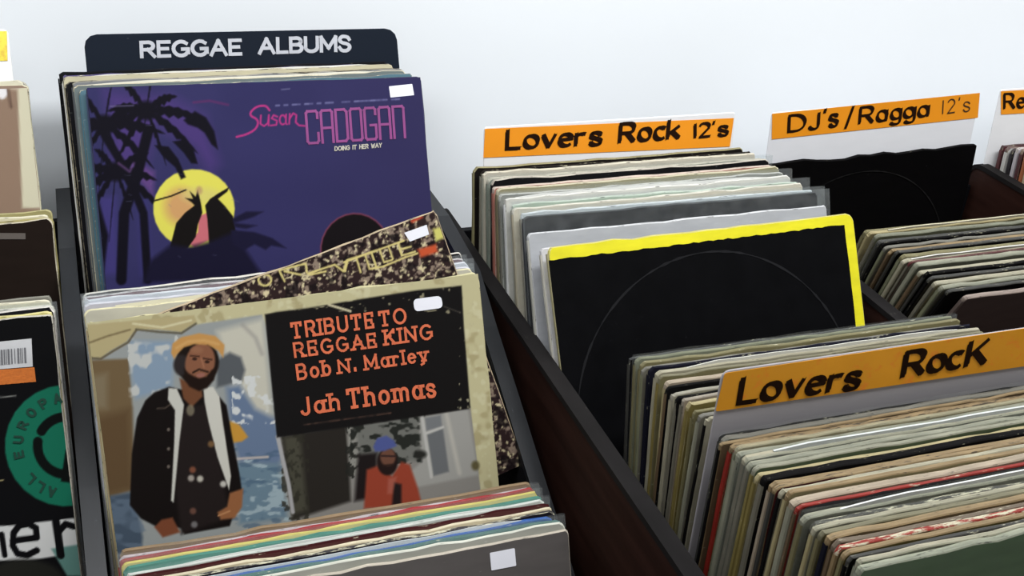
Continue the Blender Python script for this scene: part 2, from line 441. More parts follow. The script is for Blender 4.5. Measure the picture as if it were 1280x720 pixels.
# ------------------------------------------------------------------ black metal rack, stepped, on the left
def Z(z): return CZ + z
blackm = mat('black_enamel', (24, 24, 27), rough=.4, metallic=.0, noise=.08, spec=.55)
railm = mat('worn_steel_edge', (25, 27, 31), rough=.36, metallic=.0, noise=.15, spec=2.2, wear=(70, 74, 80), wear_amt=.08, stretch=(30, 6, 6))
TI = [(-.66, .927, 1.165), (-.763, .645, .927), (-.872, .44, .645)]          # tier floors: z, front y, back y
rack = bpy.data.objects.new('record_rack', None); COL.objects.link(rack); rack.location = (0, 0, 0)
tag(rack, 'black metal stepped record rack holding the reggae albums on the left', 'record rack')
prof = [(1.165, Z(-.52)), (1.02, Z(-.515)), (.92, Z(-.525)), (.865, Z(-.555)), (.774, Z(-.60)), (.686, Z(-.645)), (.60, Z(-.69)), (.44, Z(-.77)), (.42, Z(-.80)), (.42, Z(-.93)), (1.165, Z(-.93))]
for x0, x1 in ((-.382, -.370), (-.0275, -.0155), (.3295, .3415)):
    pan = prism_x('side_panel', prof, x0, x1, blackm, rack, .001)
    n = 8
    for i in range(1):
        top = prof[:9]
        V = []; Fc = []
        for y, z in top:
            V += [(x0 - .0012, y, z - .004), (x0 - .0012, y, z + .003), (x1 + .0012, y, z + .003), (x1 + .0012, y, z - .004)]
        for k in range(len(top) - 1):
            for j in range(3): Fc.append((k * 4 + j, k * 4 + 4 + j, k * 4 + 5 + j, k * 4 + j + 1))
        mesh('edge_rail', V, Fc, [railm], pan)
for x0, x1 in ((-.370, -.0275), (-.0155, .3295)):
    for z, y0, y1 in TI:
        box('tier_shelf', x0, x1, .95 if (x0 < -.1 and z == -.66) else y0, .95 if (x0 < -.1 and z == -.763) else y1, Z(z) - .008, Z(z), blackm, rack, .0008)
    for (z, y0, y1), zb in zip(TI[1:], (-.66, -.763)):
        y1 = .95 if (x0 < -.1 and z == -.763) else y1
        box('step_panel', x0, x1, y1 - .0005, y1 + .006, Z(z), Z(zb) - .008, blackm, rack)
    box('back_panel', x0, x1, 1.157, 1.165, Z(-.66), Z(-.55), blackm, rack)
    box('front_lip', x0, x1, .43, .442, Z(-.872), Z(-.80), blackm, rack, .001)
for x in (-.376, .3355):
    for y in (.46, 1.13):
        box('leg', x - .015, x + .015, y - .015, y + .015, 0, Z(-.93), blackm, rack, .002)

# ------------------------------------------------------------------ dark wooden browser on the right
woodm = mat('dark_stained_wood', (50, 31, 26), rough=.5, noise=.35, stretch=(30, 2, 22), spec=.4)
bandm = mat('black_edge_band', (36, 34, 34), rough=.5, noise=.15, spec=.3, wear=(84, 80, 76), wear_amt=.1, stretch=(20, 6, 20))
browser = bpy.data.objects.new('record_browser', None); COL.objects.link(browser)
tag(browser, 'dark stained wooden record browser with dividing boards, holding the twelve-inch singles', 'record browser')
BX = [.354, .7215, 1.087, 1.4525]; BT = .012
def rounded(y0, y1, z0, z1, r):
    return [(y0, z0)] + [(y0 + r - r * math.cos(a), z1 - r + r * math.sin(a)) for a in np.linspace(0, math.pi / 2, 5)] + \
           [(y1 - r + r * math.sin(a), z1 - r + r * math.cos(a)) for a in np.linspace(0, math.pi / 2, 6)] + [(y1, z0)]
for x in BX:
    brd = prism_x('side_board', rounded(.22, 1.115, Z(-1.0), Z(-.545), .02), x, x + BT, woodm, browser, .0006)
    top = rounded(.22, 1.115, Z(-1.0), Z(-.545), .02)[1:-1]
    V = []; Fc = []
    for i, (y, z) in enumerate(top):
        a = np.array(top[max(0, i - 1)]); b = np.array(top[min(len(top) - 1, i + 1)]); d = (b - a) / np.linalg.norm(b - a); nrm = np.array([-d[1], d[0]])
        o = np.array([y, z]) + nrm * .0018; q = np.array([y, z]) - nrm * .004
        V += [(x - .0012, *q), (x - .0012, *o), (x + BT + .0012, *o), (x + BT + .0012, *q)]
    for k in range(len(top) - 1):
        for j in range(3): Fc.append((k * 4 + j, k * 4 + 4 + j, k * 4 + 5 + j, k * 4 + j + 1))
    mesh('edge_band', V, Fc, [bandm], brd)
def f_back(y): return -.735 - .15 * (y - .68)
def f_front(y): return -.800 + .15 * (.606 - y)
for xa, xb in zip(BX, BX[1:]):
    xa += BT
    dz = -.036 if xa > .7 else 0.0
    for fn, y0, y1 in ((f_back, .658, 1.103), (f_front, .24, .652)):
        V = [(x, y, Z(fn(y)) - t + (dz if fn is f_back else 0)) for t in (0, .01) for x, y in ((xa, y0), (xb, y0), (xb, y1), (xa, y1))]
        mesh('bin_floor', V, [(0, 1, 2, 3), (7, 6, 5, 4), (0, 4, 5, 1), (1, 5, 6, 2), (2, 6, 7, 3), (3, 7, 4, 0)], [woodm], browser)
    box('step_board', xa, xb, .652, .658, Z(f_front(.652)) - .01, Z(f_back(.658)) + dz, woodm, browser)
    box('back_board', xa, xb, 1.103, 1.113, Z(-.84), Z(-.575), blackm, browser, .001)
    box('front_board', xa, xb, .225, .238, Z(-1.0), Z(-.64), woodm, browser, .001)
for x in (BX[0] + .0, BX[-1]):
    for y in (.24, 1.06):
        box('leg', x - .01, x + .02, y, y + .04, 0, Z(-1.0), woodm, browser, .002)

# ------------------------------------------------------------------ sleeves placed one by one
def solve(tl, tr, w=.315):
    a, b = ray(*tl), ray(*tr); a = a / a[1]; b = b / b[1]
    y = w / math.hypot(b[0] - a[0], b[2] - a[2])
    return a * y, b * y
def hero(tl, tr, lean, floor, w=.315, y=None, h=None, **k):
    if y: a, b = at_y(*tl, y) - [0, 0, CZ], at_y(*tr, y) - [0, 0, CZ]; w = math.hypot(b[0] - a[0], b[2] - a[2])
    else: a, b = solve(tl, tr, w)
    roll = math.degrees(math.atan2(b[2] - a[2], (b[0] - a[0])))
    c = math.cos(math.radians(lean)); s = math.sin(math.radians(lean))
    roll = math.degrees(math.asin(max(-1, min(1, math.sin(math.radians(roll)) / c))))
    R3 = pose(0, 0, 0, lean, roll).to_3x3()
    up = np.array(R3 @ Vector((0, 0, 1)))
    if h is None:
        low = a[2] if roll >= 0 else b[2]
        h = (low - floor) / up[2]
    p = a - up * h
    print('HERO', k.get('label', '')[:40], 'y %.3f z %.3f roll %.2f w %.3f h %.3f x %.3f bottom %.3f,%.3f' % (a[1], a[2], roll, w, h, a[0], p[1], p[2]))
    return sleeve(pose(p[0], p[1], p[2] + CZ, lean, roll), w=w, h=h, **k)
def place(px, y, lean, roll, floor, w=.315, h=None, right=False, **k):
    a = at_y(*px, y) - [0, 0, CZ]
    R3 = pose(0, 0, 0, lean, roll).to_3x3()
    ux, up = np.array(R3 @ Vector((1, 0, 0))), np.array(R3 @ Vector((0, 0, 1)))
    if right: a = a - ux * w
    if h is None:
        low = a[2] + min(0, ux[2] * w); h = (low - floor(a[1]) if callable(floor) else low - floor) / up[2]
    p = a - up * h
    print('PLACE', k.get('label', '')[:40], 'x %.3f z %.3f h %.3f bottom %.3f,%.3f' % (a[0], a[2], h, p[1], p[2]))
    return sleeve(pose(p[0], p[1], p[2] + CZ, lean, roll), w=w, h=h, **k)
def E(say, face, t=.004, **k): return dict(say=say, face=face, t=t, **k)
white_st = mat('white_sticker', (232, 232, 240), rough=.5, noise=.03, gain=1.15)
grey_ink = mat('grey_ink', (150, 150, 160), rough=.6)

# --- left bin, back tier: the purple palm tree sleeve and what stands behind it
LB = 'reggae albums in the top tier'
w_ = 'under the reggae albums sign'
stack([E('Black', (18, 18, 21), .005, edge=(26, 25, 30), spine=(18, 18, 20), x=-.0142, wear=.1),
       E('Violet-edged', (62, 50, 100), .004, edge=(86, 74, 122), spine=(215, 212, 205), x=-.0105),
       E('Cream', (190, 182, 150), .005, edge=(182, 172, 146), wear=.5, spine=(214, 212, 205), inner=(228, 226, 216), x=-.0098),
       E('Black and cream', (20, 20, 24), .005, edge=(150, 140, 116), spine=(20, 20, 22), wear=.6, x=-.0078),
       E('Grey', (110, 112, 116), .004, edge=(150, 146, 134), spine=(84, 86, 90), x=-.0030),
       E('Grey-green', (92, 104, 104), .005, edge=(196, 188, 162), spine=(88, 96, 98), inner=(226, 222, 205), x=-.0005),
       E('Teal', (62, 104, 120), .004, edge=(104, 112, 110), spine=(68, 110, 126), x=.0045, h=.3115),
       ], -.0155, .004, 1.128, 1.0865, 28, 28, lambda y: -.66, LB, w_, h=.3135)
cad = hero((107, 109), (526, 95), 28, -.66, t=.004, face=(58, 54, 104), edge=(42, 40, 70), spine=(48, 60, 92), label='Purple album sleeve with palm trees, yellow moon and pink lettering', group=LB, wear=.1)
# --- left bin, middle tier
LM = 'albums in the middle tier'
TF = -.763
place((617, 452), .8735, 25, 0, TF, right=True, t=.004, face=(150, 148, 140), edge=(120, 118, 112), label='Grey sleeve with black leaf pattern, peeping out right of the tribute album', group=LM)
leaf = [o for o in COL.objects if o.name.startswith('record_sleeve') and o.get('label', '').startswith('Grey sleeve with black leaf')][0]
place((103, 366), .863, 25, .6, TF, t=.005, face=(22, 20, 24), edge=(216, 210, 200), wear=.25, label='Black sleeve with a worn white top edge, just below the palm trees', group=LM)
place((102, 371), .8565, 25, .2, TF, t=.004, face=(112, 66, 80), edge=(206, 196, 196), wear=.4, label='Maroon sleeve with a pale edge, second behind the white plastic bundle', group=LM, plastic=.003)
dev = place((545, 262), .8495, 25, 15.2, TF, right=True, t=.004, w=.264, h=.235, face=(48, 34, 34), edge=(180, 160, 130), label='Tilted sleeve with a crowd picture and gold lettering', group=LM)
place((104, 374), .8425, 25, -.2, TF, t=.005, w=.314, face=(205, 206, 214), edge=(222, 222, 228), wear=.2, plastic=.004, label='Pale blue-white sleeve in plastic, rearmost of the bundle behind the tribute album', group=LM)
place((104, 380), .8365, 25, -.2, TF, t=.005, w=.314, face=(196, 190, 198), edge=(214, 210, 218), wear=.25, plastic=.003, label='Lilac-white sleeve in plastic, middle of the bundle behind the tribute album', group=LM)
place((105, 388), .8310, 25, .3, TF, t=.004, w=.314, face=(190, 186, 168), edge=(216, 208, 170), wear=.35, inner=(226, 220, 190), label='Cream sleeve with yellowed edge, directly behind the tribute album', group=LM)
trib = hero((107, 404), (600, 344), 25, TF, t=.0045, face=(206, 200, 156), edge=(202, 194, 150), spine=(176, 158, 122), wear=.35, jit=.0009, rad=.006, label='Worn tribute album sleeve showing a man in a hat and orange slab lettering', group=LM)

# --- left bin, bottom tier
LF = 'records in the bottom tier at the front'
stack([E('Brown card', (126, 104, 78), .005, edge=(140, 116, 86), spine=(122, 58, 34), wear=.2),
       E('Grey-pink', (190, 172, 176), .004, edge=(200, 186, 188), spine=(196, 190, 180), plastic=.006),
       E('Bright red', (168, 40, 46), .004, edge=(158, 30, 36), spine=(150, 30, 40), wear=.05),
       E('Pale yellow', (226, 212, 140), .0035, edge=(222, 204, 104), wear=.1, plastic=.004),
       E('Teal green', (92, 146, 132), .004, edge=(66, 128, 112), wear=.15),
       E('White', (206, 206, 196), .004, edge=(222, 222, 214), wear=.2, inner=(232, 232, 226), plastic=.004),
       E('Dark maroon', (74, 30, 30), .004, edge=(60, 22, 24), wear=.2),
       E('Cream', (206, 192, 160), .0035, edge=(214, 202, 172), wear=.2),
       E('Black speckled', (28, 26, 32), .004, edge=(44, 40, 44), wear=.55),
       E('Bright blue', (46, 104, 168), .0045, edge=(28, 86, 164), wear=.15, inner=(206, 212, 216)),
       E('Sea green', (84, 124, 118), .004, edge=(72, 112, 106), wear=.2, plastic=.003),
       E('White-edged grey', (160, 160, 150), .0035, edge=(214, 214, 200), wear=.15),
       ], -.004, .001, .682, .629, 25, 25, lambda y: -.872, LF, 'of the bottom tier stack')
front = stack([E('', (88, 83, 81), .004, edge=(190, 180, 164), spine=(120, 110, 100), wear=.2, faceworn=.0, gloss=.6,
       label='Plain grey-brown sleeve with a price sticker, frontmost of the bottom tier')], .002, .002, .6235, .6235, 25, 25, lambda y: -.872, LF, '')[0]
patch('price_sticker', front, [(612, 691), (643, 685), (645, 707), (614, 713)], white_st, r=.0008)

# --- leftmost bin
LL = 'records in the leftmost bin'
xl = -.347
ll1 = stack([E('Grey', (150, 146, 138), .004, edge=(170, 166, 150)), E('Cream', (206, 200, 176), .005, edge=(206, 200, 176)),
       E('', (138, 112, 92), .004, edge=(204, 198, 170), label='Brown sleeve with a broad cream border on the right, in the leftmost bin')],
      xl - .009, xl - .009, 1.112, 1.100, 28, 28, lambda y: -.66, LL, 'in the back tier of the leftmost bin', h=.313)[-1]
ll2 = stack([E('Olive', (150, 142, 92), .004, edge=(176, 168, 118)), E('Cream', (210, 202, 170), .004, edge=(222, 216, 190)), E('Olive-yellow', (152, 142, 84), .004, edge=(160, 150, 94)),
       E('', (34, 26, 22), .004, edge=(200, 190, 165), faceworn=0, label='Dark brown sleeve with a faint grey strip, middle of the leftmost bin')],
      xl + .001, xl + .001, 1.014, .998, 22, 22, lambda y: TF, LL, 'of the middle stack in the leftmost bin')[-1]
ll3 = stack([E('Grey', (120, 118, 108), .005, edge=(130, 128, 116)), E('Cream', (204, 198, 172), .004, edge=(214, 208, 184)), E('Pale', (196, 192, 178), .004, edge=(206, 202, 188), plastic=.002),
       E('Black', (24, 24, 28), .004, edge=(212, 206, 198)), E('Yellowed', (206, 196, 120), .004, edge=(216, 204, 140)),
       E('', (14, 14, 16), .004, edge=(190, 184, 170), gloss=.4, faceworn=0, label='Black sleeve with a round green emblem and barcode label, in the leftmost bin')],
      xl - .001, xl, .868, .842, 25, 25, lambda y: TF, LL, 'of the front stack in the leftmost bin')[-1]

# --- wooden browser, left column, back tier
MB = 'twelve-inch singles behind the yellow-bordered sleeve'
fb, ff = f_back, f_front
fb3 = lambda y: f_back(y) - .036
w_ = 'by the lovers rock twelves card'
OL, GR, BK, WH = (150, 144, 112), (140, 140, 132), (24, 24, 26), (208, 206, 198)
stack([E('Olive-edged black', (30, 26, 24), .005, edge=(150, 142, 104), spine=(146, 138, 100), wear=.3),
       E('Black', BK, .004, edge=(38, 34, 32), spine=(150, 146, 130), wear=.3),
       E('Cream', (206, 198, 180), .005, edge=(214, 206, 186), spine=(160, 160, 146)),
       E('Grey-green', (140, 146, 132), .006, edge=(196, 190, 172), spine=(130, 138, 124), plastic=.012),
       E('Black-spined', BK, .005, edge=(190, 182, 168), spine=(24, 22, 24)),
       E('Salmon', (176, 120, 104), .006, edge=(206, 186, 172), spine=(178, 112, 98)),
       E('Olive', OL, .006, edge=(196, 188, 160), spine=(128, 118, 88)),
       E('Grey', GR, .005, edge=(190, 188, 180), spine=(120, 116, 104), plastic=.010),
       E('White', WH, .005, edge=(216, 214, 206), spine=(216, 216, 214), inner=(226, 226, 222)),
       E('Pale green', (176, 192, 172), .005, edge=(196, 206, 190), spine=(170, 166, 150), plastic=.012),
       E('Cream-spined', (196, 190, 172), .005, edge=(206, 202, 188), spine=(176, 168, 146)),
       E('White plastic-wrapped', (200, 204, 206), .005, edge=(212, 216, 218), spine=(150, 144, 130), plastic=.014),
       ], .3745, .3705, 1.038, .905, 9, 22, fb, MB, w_)
stack([E('', (30, 32, 35), .005, edge=(48, 51, 54), spine=(58, 60, 64), wear=.1, faceworn=.02, plastic=.014, label='Slate grey sleeve in clear plastic, behind the yellow-bordered sleeve'),
       E('', (176, 178, 182), .005, edge=(206, 206, 208), spine=(190, 188, 178), label='Pale grey sleeve, second behind the yellow-bordered sleeve'),
       E('', (204, 202, 206), .005, edge=(214, 212, 214), spine=(206, 202, 190), dlean=1.5, roll=.5, label='White sleeve standing directly behind the yellow-bordered sleeve'),
       ], .3695, .3705, .893, .843, 23, 29, fb, MB, w_)
yel = hero((684, 309), (1068, 267), 30, fb(.67), t=.005, face=(236, 226, 20), edge=(200, 190, 110), spine=(176, 168, 128), wear=.1, faceworn=0, rad=.007, label='Black sleeve with a bright yellow border and circular ring wear', group=MB)

# --- wooden browser, left column, front tier, behind and before the lovers rock card
MF = 'singles in the front lovers rock bin'
pal = {'olive': (140, 136, 104), 'grey-green': (142, 146, 128), 'black': (26, 25, 27), 'navy': (34, 34, 52), 'grey': (134, 132, 128), 'off-white': (190, 188, 178),
       'pinkish': (192, 178, 170), 'cream': (196, 186, 150), 'mustard': (150, 138, 84), 'brown': (120, 100, 82), 'red': (170, 46, 36), 'maroon': (104, 34, 42), 'silver': (168, 170, 164), 'tan': (164, 142, 112), 'dark grey': (70, 70, 72), 'green': (110, 130, 108)}
for k_, v_ in pal.items(): pal[k_] = tuple(int(a * b) for a, b in zip(v_, (.88, .86, .78)))
def S(col, spine=None, edge=None, t=.004, **k):
    f = pal[col]; k.setdefault('wear', .25)
    return E(col.capitalize(), f, t, edge=pal[edge] if edge else tuple(min(255, int(c * .72 + 34)) for c in f), spine=pal[spine or col], **k)
stack([S('black', 'dark grey', t=.003), S('grey-green', 'olive', 'grey-green', .004, plastic=.003), S('olive', 'olive', 'olive', .004), S('grey', 'grey-green', None, .0035),
       S('navy', 'navy', 'navy', .003), S('off-white', 'off-white', 'off-white', .0045, inner=(214, 212, 200)), S('olive', 'mustard', None, .003), S('pinkish', 'cream', 'pinkish', .005),
       S('black', 'brown', 'black', .003), S('off-white', 'off-white', None, .004), S('black', 'grey', 'black', .003), S('pinkish', 'grey', None, .0035),
       S('mustard', 'mustard', 'cream', .004), S('olive', 'olive', 'olive', .003), S('grey', 'silver', None, .004), S('off-white', 'black', 'off-white', .003)],
      .400, .402, .711, .597, 12, 1.5, ff, MF, 'of those behind the lovers rock card')
stack([S('dark grey', 'dark grey', 'black', .003), S('grey', 'grey', None, .005, plastic=.003), S('brown', 'black', 'tan', .003), S('red', 'red', 'tan', .005, wear=.5), S('cream', 'grey-green', None, .004),
       S('silver', 'silver', 'silver', .005, plastic=.004), S('silver', 'grey', 'off-white', .006, plastic=.004, inner=(220, 224, 222)), S('grey-green', 'grey', 'silver', .005, plastic=.004), S('green', 'mustard', 'silver', .004),
       S('cream', 'mustard', 'cream', .004), S('black', 'grey', 'black', .006, wear=.15), S('pinkish', 'pinkish', 'tan', .004), S('maroon', 'dark grey', 'tan', .004, wear=.4), S('grey', 'black', 'off-white', .004),
       S('cream', 'cream', 'tan', .004), S('pinkish', 'silver', 'pinkish', .006), S('red', 'brown', 'red', .003, wear=.3), S('black', 'dark grey', 'black', .005, wear=.1),
       S('silver', 'olive', 'silver', .005, plastic=.003, inner=(226, 226, 224)), S('dark grey', 'black', 'dark grey', .004, wear=.5), S('off-white', 'cream', 'off-white', .004, plastic=.003), S('olive', 'olive', None, .004),
       S('tan', 'navy', 'tan', .005), S('brown', 'brown', None, .004), S('tan', 'tan', 'red', .004, wear=.6), S('mustard', 'olive', 'tan', .004), S('black', 'black', 'dark grey', .003), S('off-white', 'silver', 'off-white', .004)],
      .402, .401, .574, .412, .5, -1, ff, MF, 'of those before the lovers rock card')
green = stack([E('', (134, 164, 124), .005, edge=(150, 152, 132), spine=(150, 150, 138), plastic=.004, faceworn=0, gloss=.3, label='Dull green sleeve in clear plastic, frontmost in the lovers rock bin')], .401, .401, .404, .404, -1, -1, ff, MF, '')[0]

# --- wooden browser, middle column
RB = 'records in the ragga bin'
dj = hero((950, 207), (1222, 181), 4, fb3(1.06), t=.005, face=(11, 10, 11), edge=(16, 15, 16), wear=.05, faceworn=0, jit=.0012, gloss=.35, label='Plain black sleeve with faint ring wear below the ragga card', group=RB)
stack([S('olive', 'olive', 'olive', .005), S('cream', 'cream', 'cream', .004, inner=(220, 212, 186)), S('grey-green', 'grey', None, .005), S('dark grey', 'dark grey', 'dark grey', .005), S('black', 'black', 'black', .003),
       S('grey', 'grey-green', None, .004), S('brown', 'brown', 'tan', .004), S('black', 'dark grey', 'dark grey', .004), S('grey-green', 'grey-green', 'olive', .005), S('off-white', 'off-white', 'off-white', .005, inner=(222, 220, 214)),
       S('pinkish', 'grey', 'maroon', .003), S('silver', 'silver', 'silver', .006, plastic=.003), S('off-white', 'brown', 'off-white', .005), S('black', 'dark grey', 'black', .004), S('dark grey', 'black', 'dark grey', .004),
       S('cream', 'grey', 'off-white', .005), S('off-white', 'grey-green', 'silver', .005, plastic=.003), S('black', 'black', 'dark grey', .004)],
      .757, .762, .892, .765, -14, -22, fb3, RB, 'of the tipped stack in the ragga bin')
stack([E('', (116, 100, 96), .005, edge=(150, 134, 124), spine=(110, 96, 90), faceworn=.02, label='Plain brown-grey sleeve, frontmost of the tipped stack in the ragga bin')], .772, .772, .752, .752, -24, -24, fb3, RB, '')

# --- wooden browser, right column
stack([E('Dark red', (84, 40, 44), .005, edge=(70, 44, 44), spine=(96, 56, 58)), E('White-spined', (206, 204, 200), .006, edge=(110, 90, 86), spine=(208, 206, 200)), E('Black', BK, .005, edge=(60, 50, 50), spine=(40, 34, 38)),
       E('Lilac-white', (190, 184, 190), .005, edge=(200, 190, 186), spine=(196, 190, 194)), E('Dark maroon', (70, 36, 36), .005, spine=(84, 48, 50)), E('Orange-brown', (176, 104, 60), .006, spine=(176, 106, 66)), E('Cream', (200, 186, 160), .006, spine=(196, 178, 150)),
       E('Tan', (168, 144, 118), .006, spine=(168, 142, 116)), E('Black-green', (28, 34, 30), .006, spine=(28, 34, 30)), E('White', WH, .006, spine=(200, 198, 190)), E('Grey', GR, .006, spine=(130, 126, 120))],
      1.106, 1.108, 1.090, 1.000, 4, 6, fb3, 'records at the right edge', 'of the stack at the right edge')

# ------------------------------------------------------------------ divider cards
def card(px, y, lean, roll, floor, w, face, label, cat='divider card', right=False, rad=.006, group='divider cards'):
    r = place(px, y, lean, roll, floor, w=w, right=right, t=.0016, face=face, edge=face, wear=0, faceworn=0, jit=0, rad=rad, gloss=.45, gain=1.15, label=label, group=group, name='divider_card', cat=cat)
    for c in r.children:
        if c.name.startswith('jacket'): c.name = 'card'
    return r
orange = mat('orange_paper', (244, 152, 20), rough=.55, noise=.05, stretch=(4, 4, 4), gain=1.15)
orange_old = mat('sunned_orange_paper', (232, 158, 34), rough=.5, noise=.08, stretch=(5, 5, 5), wear=(238, 140, 40), wear_amt=.35, gain=1.25)
ink = mat('black_marker', (38, 22, 14), rough=.5, noise=.2)
inkthin = mat('thin_marker', (70, 44, 18), rough=.6)
orange_ink = mat('orange_print', (222, 112, 74), rough=.5, noise=.12, stretch=(40, 40, 40))
regs = card((104, 43), 1.1535, 28, -.5, -.66, .3055, (20, 27, 38), 'Black plastic divider reading reggae albums in white capitals', rad=.012)
f = uv_of(regs, -.0006)
lettering('lettering', regs, f, [('REGGAE', (175, 73), (303, 69.5), (174, 51)), ('ALBUMS', (322.5, 68.5), (439.5, 64.5), (322, 47))], mat('white_letters', (186, 188, 196), rough=.5), width=.2, gap=.24)
lr12 = card((605, 159), 1.0515, 9, 0, fb, .292, (232, 232, 234), 'White divider card with orange strip reading lovers rock twelves', rad=.003)
st = patch('orange_strip', lr12, [(606, 161), (917, 147.5), (912, 183), (604, 197)], orange)
lettering('lettering', st, uv_of(lr12), [('Lovers', (630, 188), (752, 182), (631, 161)), ('Rock', (771, 180), (849, 174), (773, 153)), ("12's", (865, 173.5), (911, 170), (865, 153))], ink, width=.15, style='hand', nib=.28, y=-.0009)
djc = card((965, 141), 1.101, 4, 1.2, fb3, .300, (232, 232, 236), 'White divider card with orange strip reading ragga, above the black sleeve', rad=.003)
st = patch('orange_strip', djc, [(965, 142), (1224.5, 116), (1222, 147), (964.5, 174)], orange)
fd = uv_of(djc)
lettering('lettering', st, fd, [('DJ', (984, 166), (1024, 162), (985, 143)), ("'s", (1029, 161), (1047, 158), (1029, 136)), ('/', (1055, 160), (1066, 158), (1056, 134)), ('Ragga', (1072, 156), (1160, 146), (1074, 133))], ink, width=.13, style='hand', nib=.24, y=-.0009)
lettering('thin_lettering', st, fd, [("12's", (1176, 143), (1212, 139), (1177, 124))], inkthin, width=.09, style='hand', y=-.0009, gap=.3)
rec = card((1251, 112), 1.106, 4, .3, fb3, .30, (236, 236, 238), 'White divider card with orange strip at the right edge of the picture', rad=.003)
st = patch('orange_strip', rec, [(1251, 114), (1500, 99.8), (1500, 128.5), (1251, 143)], orange)
lettering('lettering', st, uv_of(rec), [('Reggae', (1254, 137), (1330, 132.5), (1254, 116))], ink, width=.13, style='hand', nib=.2, y=-.0009)
lrc = card((903, 464), .5835, .5, 0, ff, .305, (176, 172, 176), 'White divider card with faded orange strip reading lovers rock, at the front', rad=.006)
st = patch('orange_strip', lrc, [(905.5, 466), (1300, 407), (1296, 455), (894, 514)], orange_old, r=.002)
for word in (('Lovers', (920, 506), (1073, 486), (926, 470)), ('RocK', (1124, 473), (1231, 455), (1130, 438))):
    lettering('lettering', st, uv_of(lrc), [word], ink, width=.14, style='hand', nib=.26, y=-.0009)
# yellow tab on the card in the leftmost bin
tab = card((10, 36), 1.148, 28, 0, -.66, .31, (226, 226, 224), 'White divider card with a yellow strip in the leftmost bin', right=True, rad=.005)
patch('yellow_strip', tab, [(-60, 40), (8.5, 39), (9.5, 76), (-60, 78)], mat('yellow_paper', (240, 222, 60), rough=.5, wear=(225, 190, 50), wear_amt=.4))

# ------------------------------------------------------------------ black sleeves with ring wear
def ring(root, cx, cz, r0, r1, a0, a1, mt, name='ring_wear', y=-.0009):
    V = []; Fc = []; n = 60
    for i in range(n + 1):
        a = math.radians(a0 + (a1 - a0) * i / n); j = .25 + .75 * abs(math.sin(i * 1.7)) * abs(math.sin(i * .37 + 1))
        rm = (r0 + r1) / 2; h = (r1 - r0) / 2 * j
        V += [(cx + (rm - h) * math.cos(a), y, cz + (rm - h) * math.sin(a)), (cx + (rm + h) * math.cos(a), y, cz + (rm + h) * math.sin(a))]
    for i in range(n): Fc.append((2 * i, 2 * i + 2, 2 * i + 3, 2 * i + 1))
    return mesh(name, V, Fc, [mt], root)
blackcard = mat('black_gloss_card', (11, 11, 13), rough=.45, noise=.2, spec=.4, wear=(30, 30, 32), wear_amt=.1, stretch=(14, 14, 14))
rub = mat('rubbed_black', (34, 34, 36), rough=.5, noise=.2)
def black_panel(root, u0, u1, v1, jit):
    n = 60; top = [(u0 + (u1 - u0) * i / n, v1 + (.0022 if .04 < i / n else 0) * (i / n) * .4 + RND.uniform(-jit, jit)) for i in range(n + 1)]
    right = [(u1 + RND.uniform(-jit, jit) * .5, v1 * (1 - i / 20)) for i in range(1, 20)]
    pts = [(u0, .002)] + top + right + [(u1, .002)]
    V = [(p[0], -.0005, p[1]) for p in pts] + [(p[0], -.0001, p[1]) for p in pts]; k = len(pts)
    return mesh('black_panel', V, [tuple(range(k))] + [(i, (i + 1) % k, k + (i + 1) % k, k + i) for i in range(k)], [blackcard], root)
h_y = [c for c in yel.children if c.name.startswith('jacket')][0].dimensions.z
black_panel(yel, -.0002, .3035, h_y - .0125, .0007)
ring(yel, .152, h_y / 2 - .003, .1415, .1445, 5, 175, rub)
ring(dj, .150, .150, .1435, .1455, 20, 160, mat('rubbed_black', (32, 31, 31), rough=.5, noise=.2))

# ------------------------------------------------------------------ printed pictures
printm = paint_mat('printed_cover', .5, .0)
def sc(pts, s, ox, oy): return [(ox + x * s, oy + y * s) for x, y in pts]
# palm tree cover
hc = [c for c in cad.children if c.name.startswith('jacket')][0].dimensions.z
P = Print(cad, .0012, .3138, .04, hc - .0012, 430, 300, (60, 57, 108), gain=.5)
c1 = lambda *p: sc(p, .347, 110, 100)
n = vnoise(P.x, P.yy, 3, 60)
P.mix(np.arange(P.x.size), np.clip((n - .4) * .8, 0, .3), (48, 46, 92))
P.mix(np.arange(P.x.size), np.clip((P.x - 330) / 200, 0, 1) * .45, (56, 50, 88))
P.poly(c1((60, 40), (300, 60), (420, 130), (470, 300), (440, 340), (380, 250), (250, 160), (200, 330), (90, 300)), (92, 66, 140), 22, .75)
P.poly(c1((180, 300), (240, 330), (235, 420), (190, 370)), (120, 80, 150), 8, .8)
P.poly(c1((40, 420), (100, 420), (110, 700), (60, 700)), (76, 66, 140), 10, .7)
P.poly(c1((180, 430), (215, 430), (230, 700), (190, 700)), (66, 60, 128), 10, .7)
INK = (14, 11, 26)
def frond(x, y, ang, ln, wd, droop):
    pts_u, pts_l = [], []
    for i in range(13):
        t = i / 12; a = math.radians(ang) ; px = x + math.cos(a) * ln * t; py = y - math.sin(a) * ln * t + droop * t * t
        h = wd * math.sin(math.pi * min(1, t * .92 + .08)) * (1 if i % 2 else .62)
        pts_u.append((px, py - h * .45)); pts_l.append((px, py + h))
    P.poly(pts_u + pts_l[::-1], INK, 2.2)
for (x, y, l) in ((60, 160, 190), (210, 110, 170), (100, 330, 150)):
    x, y = 110 + x * .347, 100 + y * .347; l *= .347
    for a in range(0, 360, 36): frond(x, y, a + 11, l * RND.uniform(.85, 1.3), 11, l * .4)
    P.ell(x, y, 14, 12, INK, soft=6)
P.line(c1((215, 190), (180, 330), (130, 480), (120, 720)), 13, INK, 3)
P.line(c1((60, 200), (140, 330), (200, 480), (215, 720)), 10, INK, 3)
P.line(c1((20, 420), (60, 560), (40, 720)), 9, INK, 4)
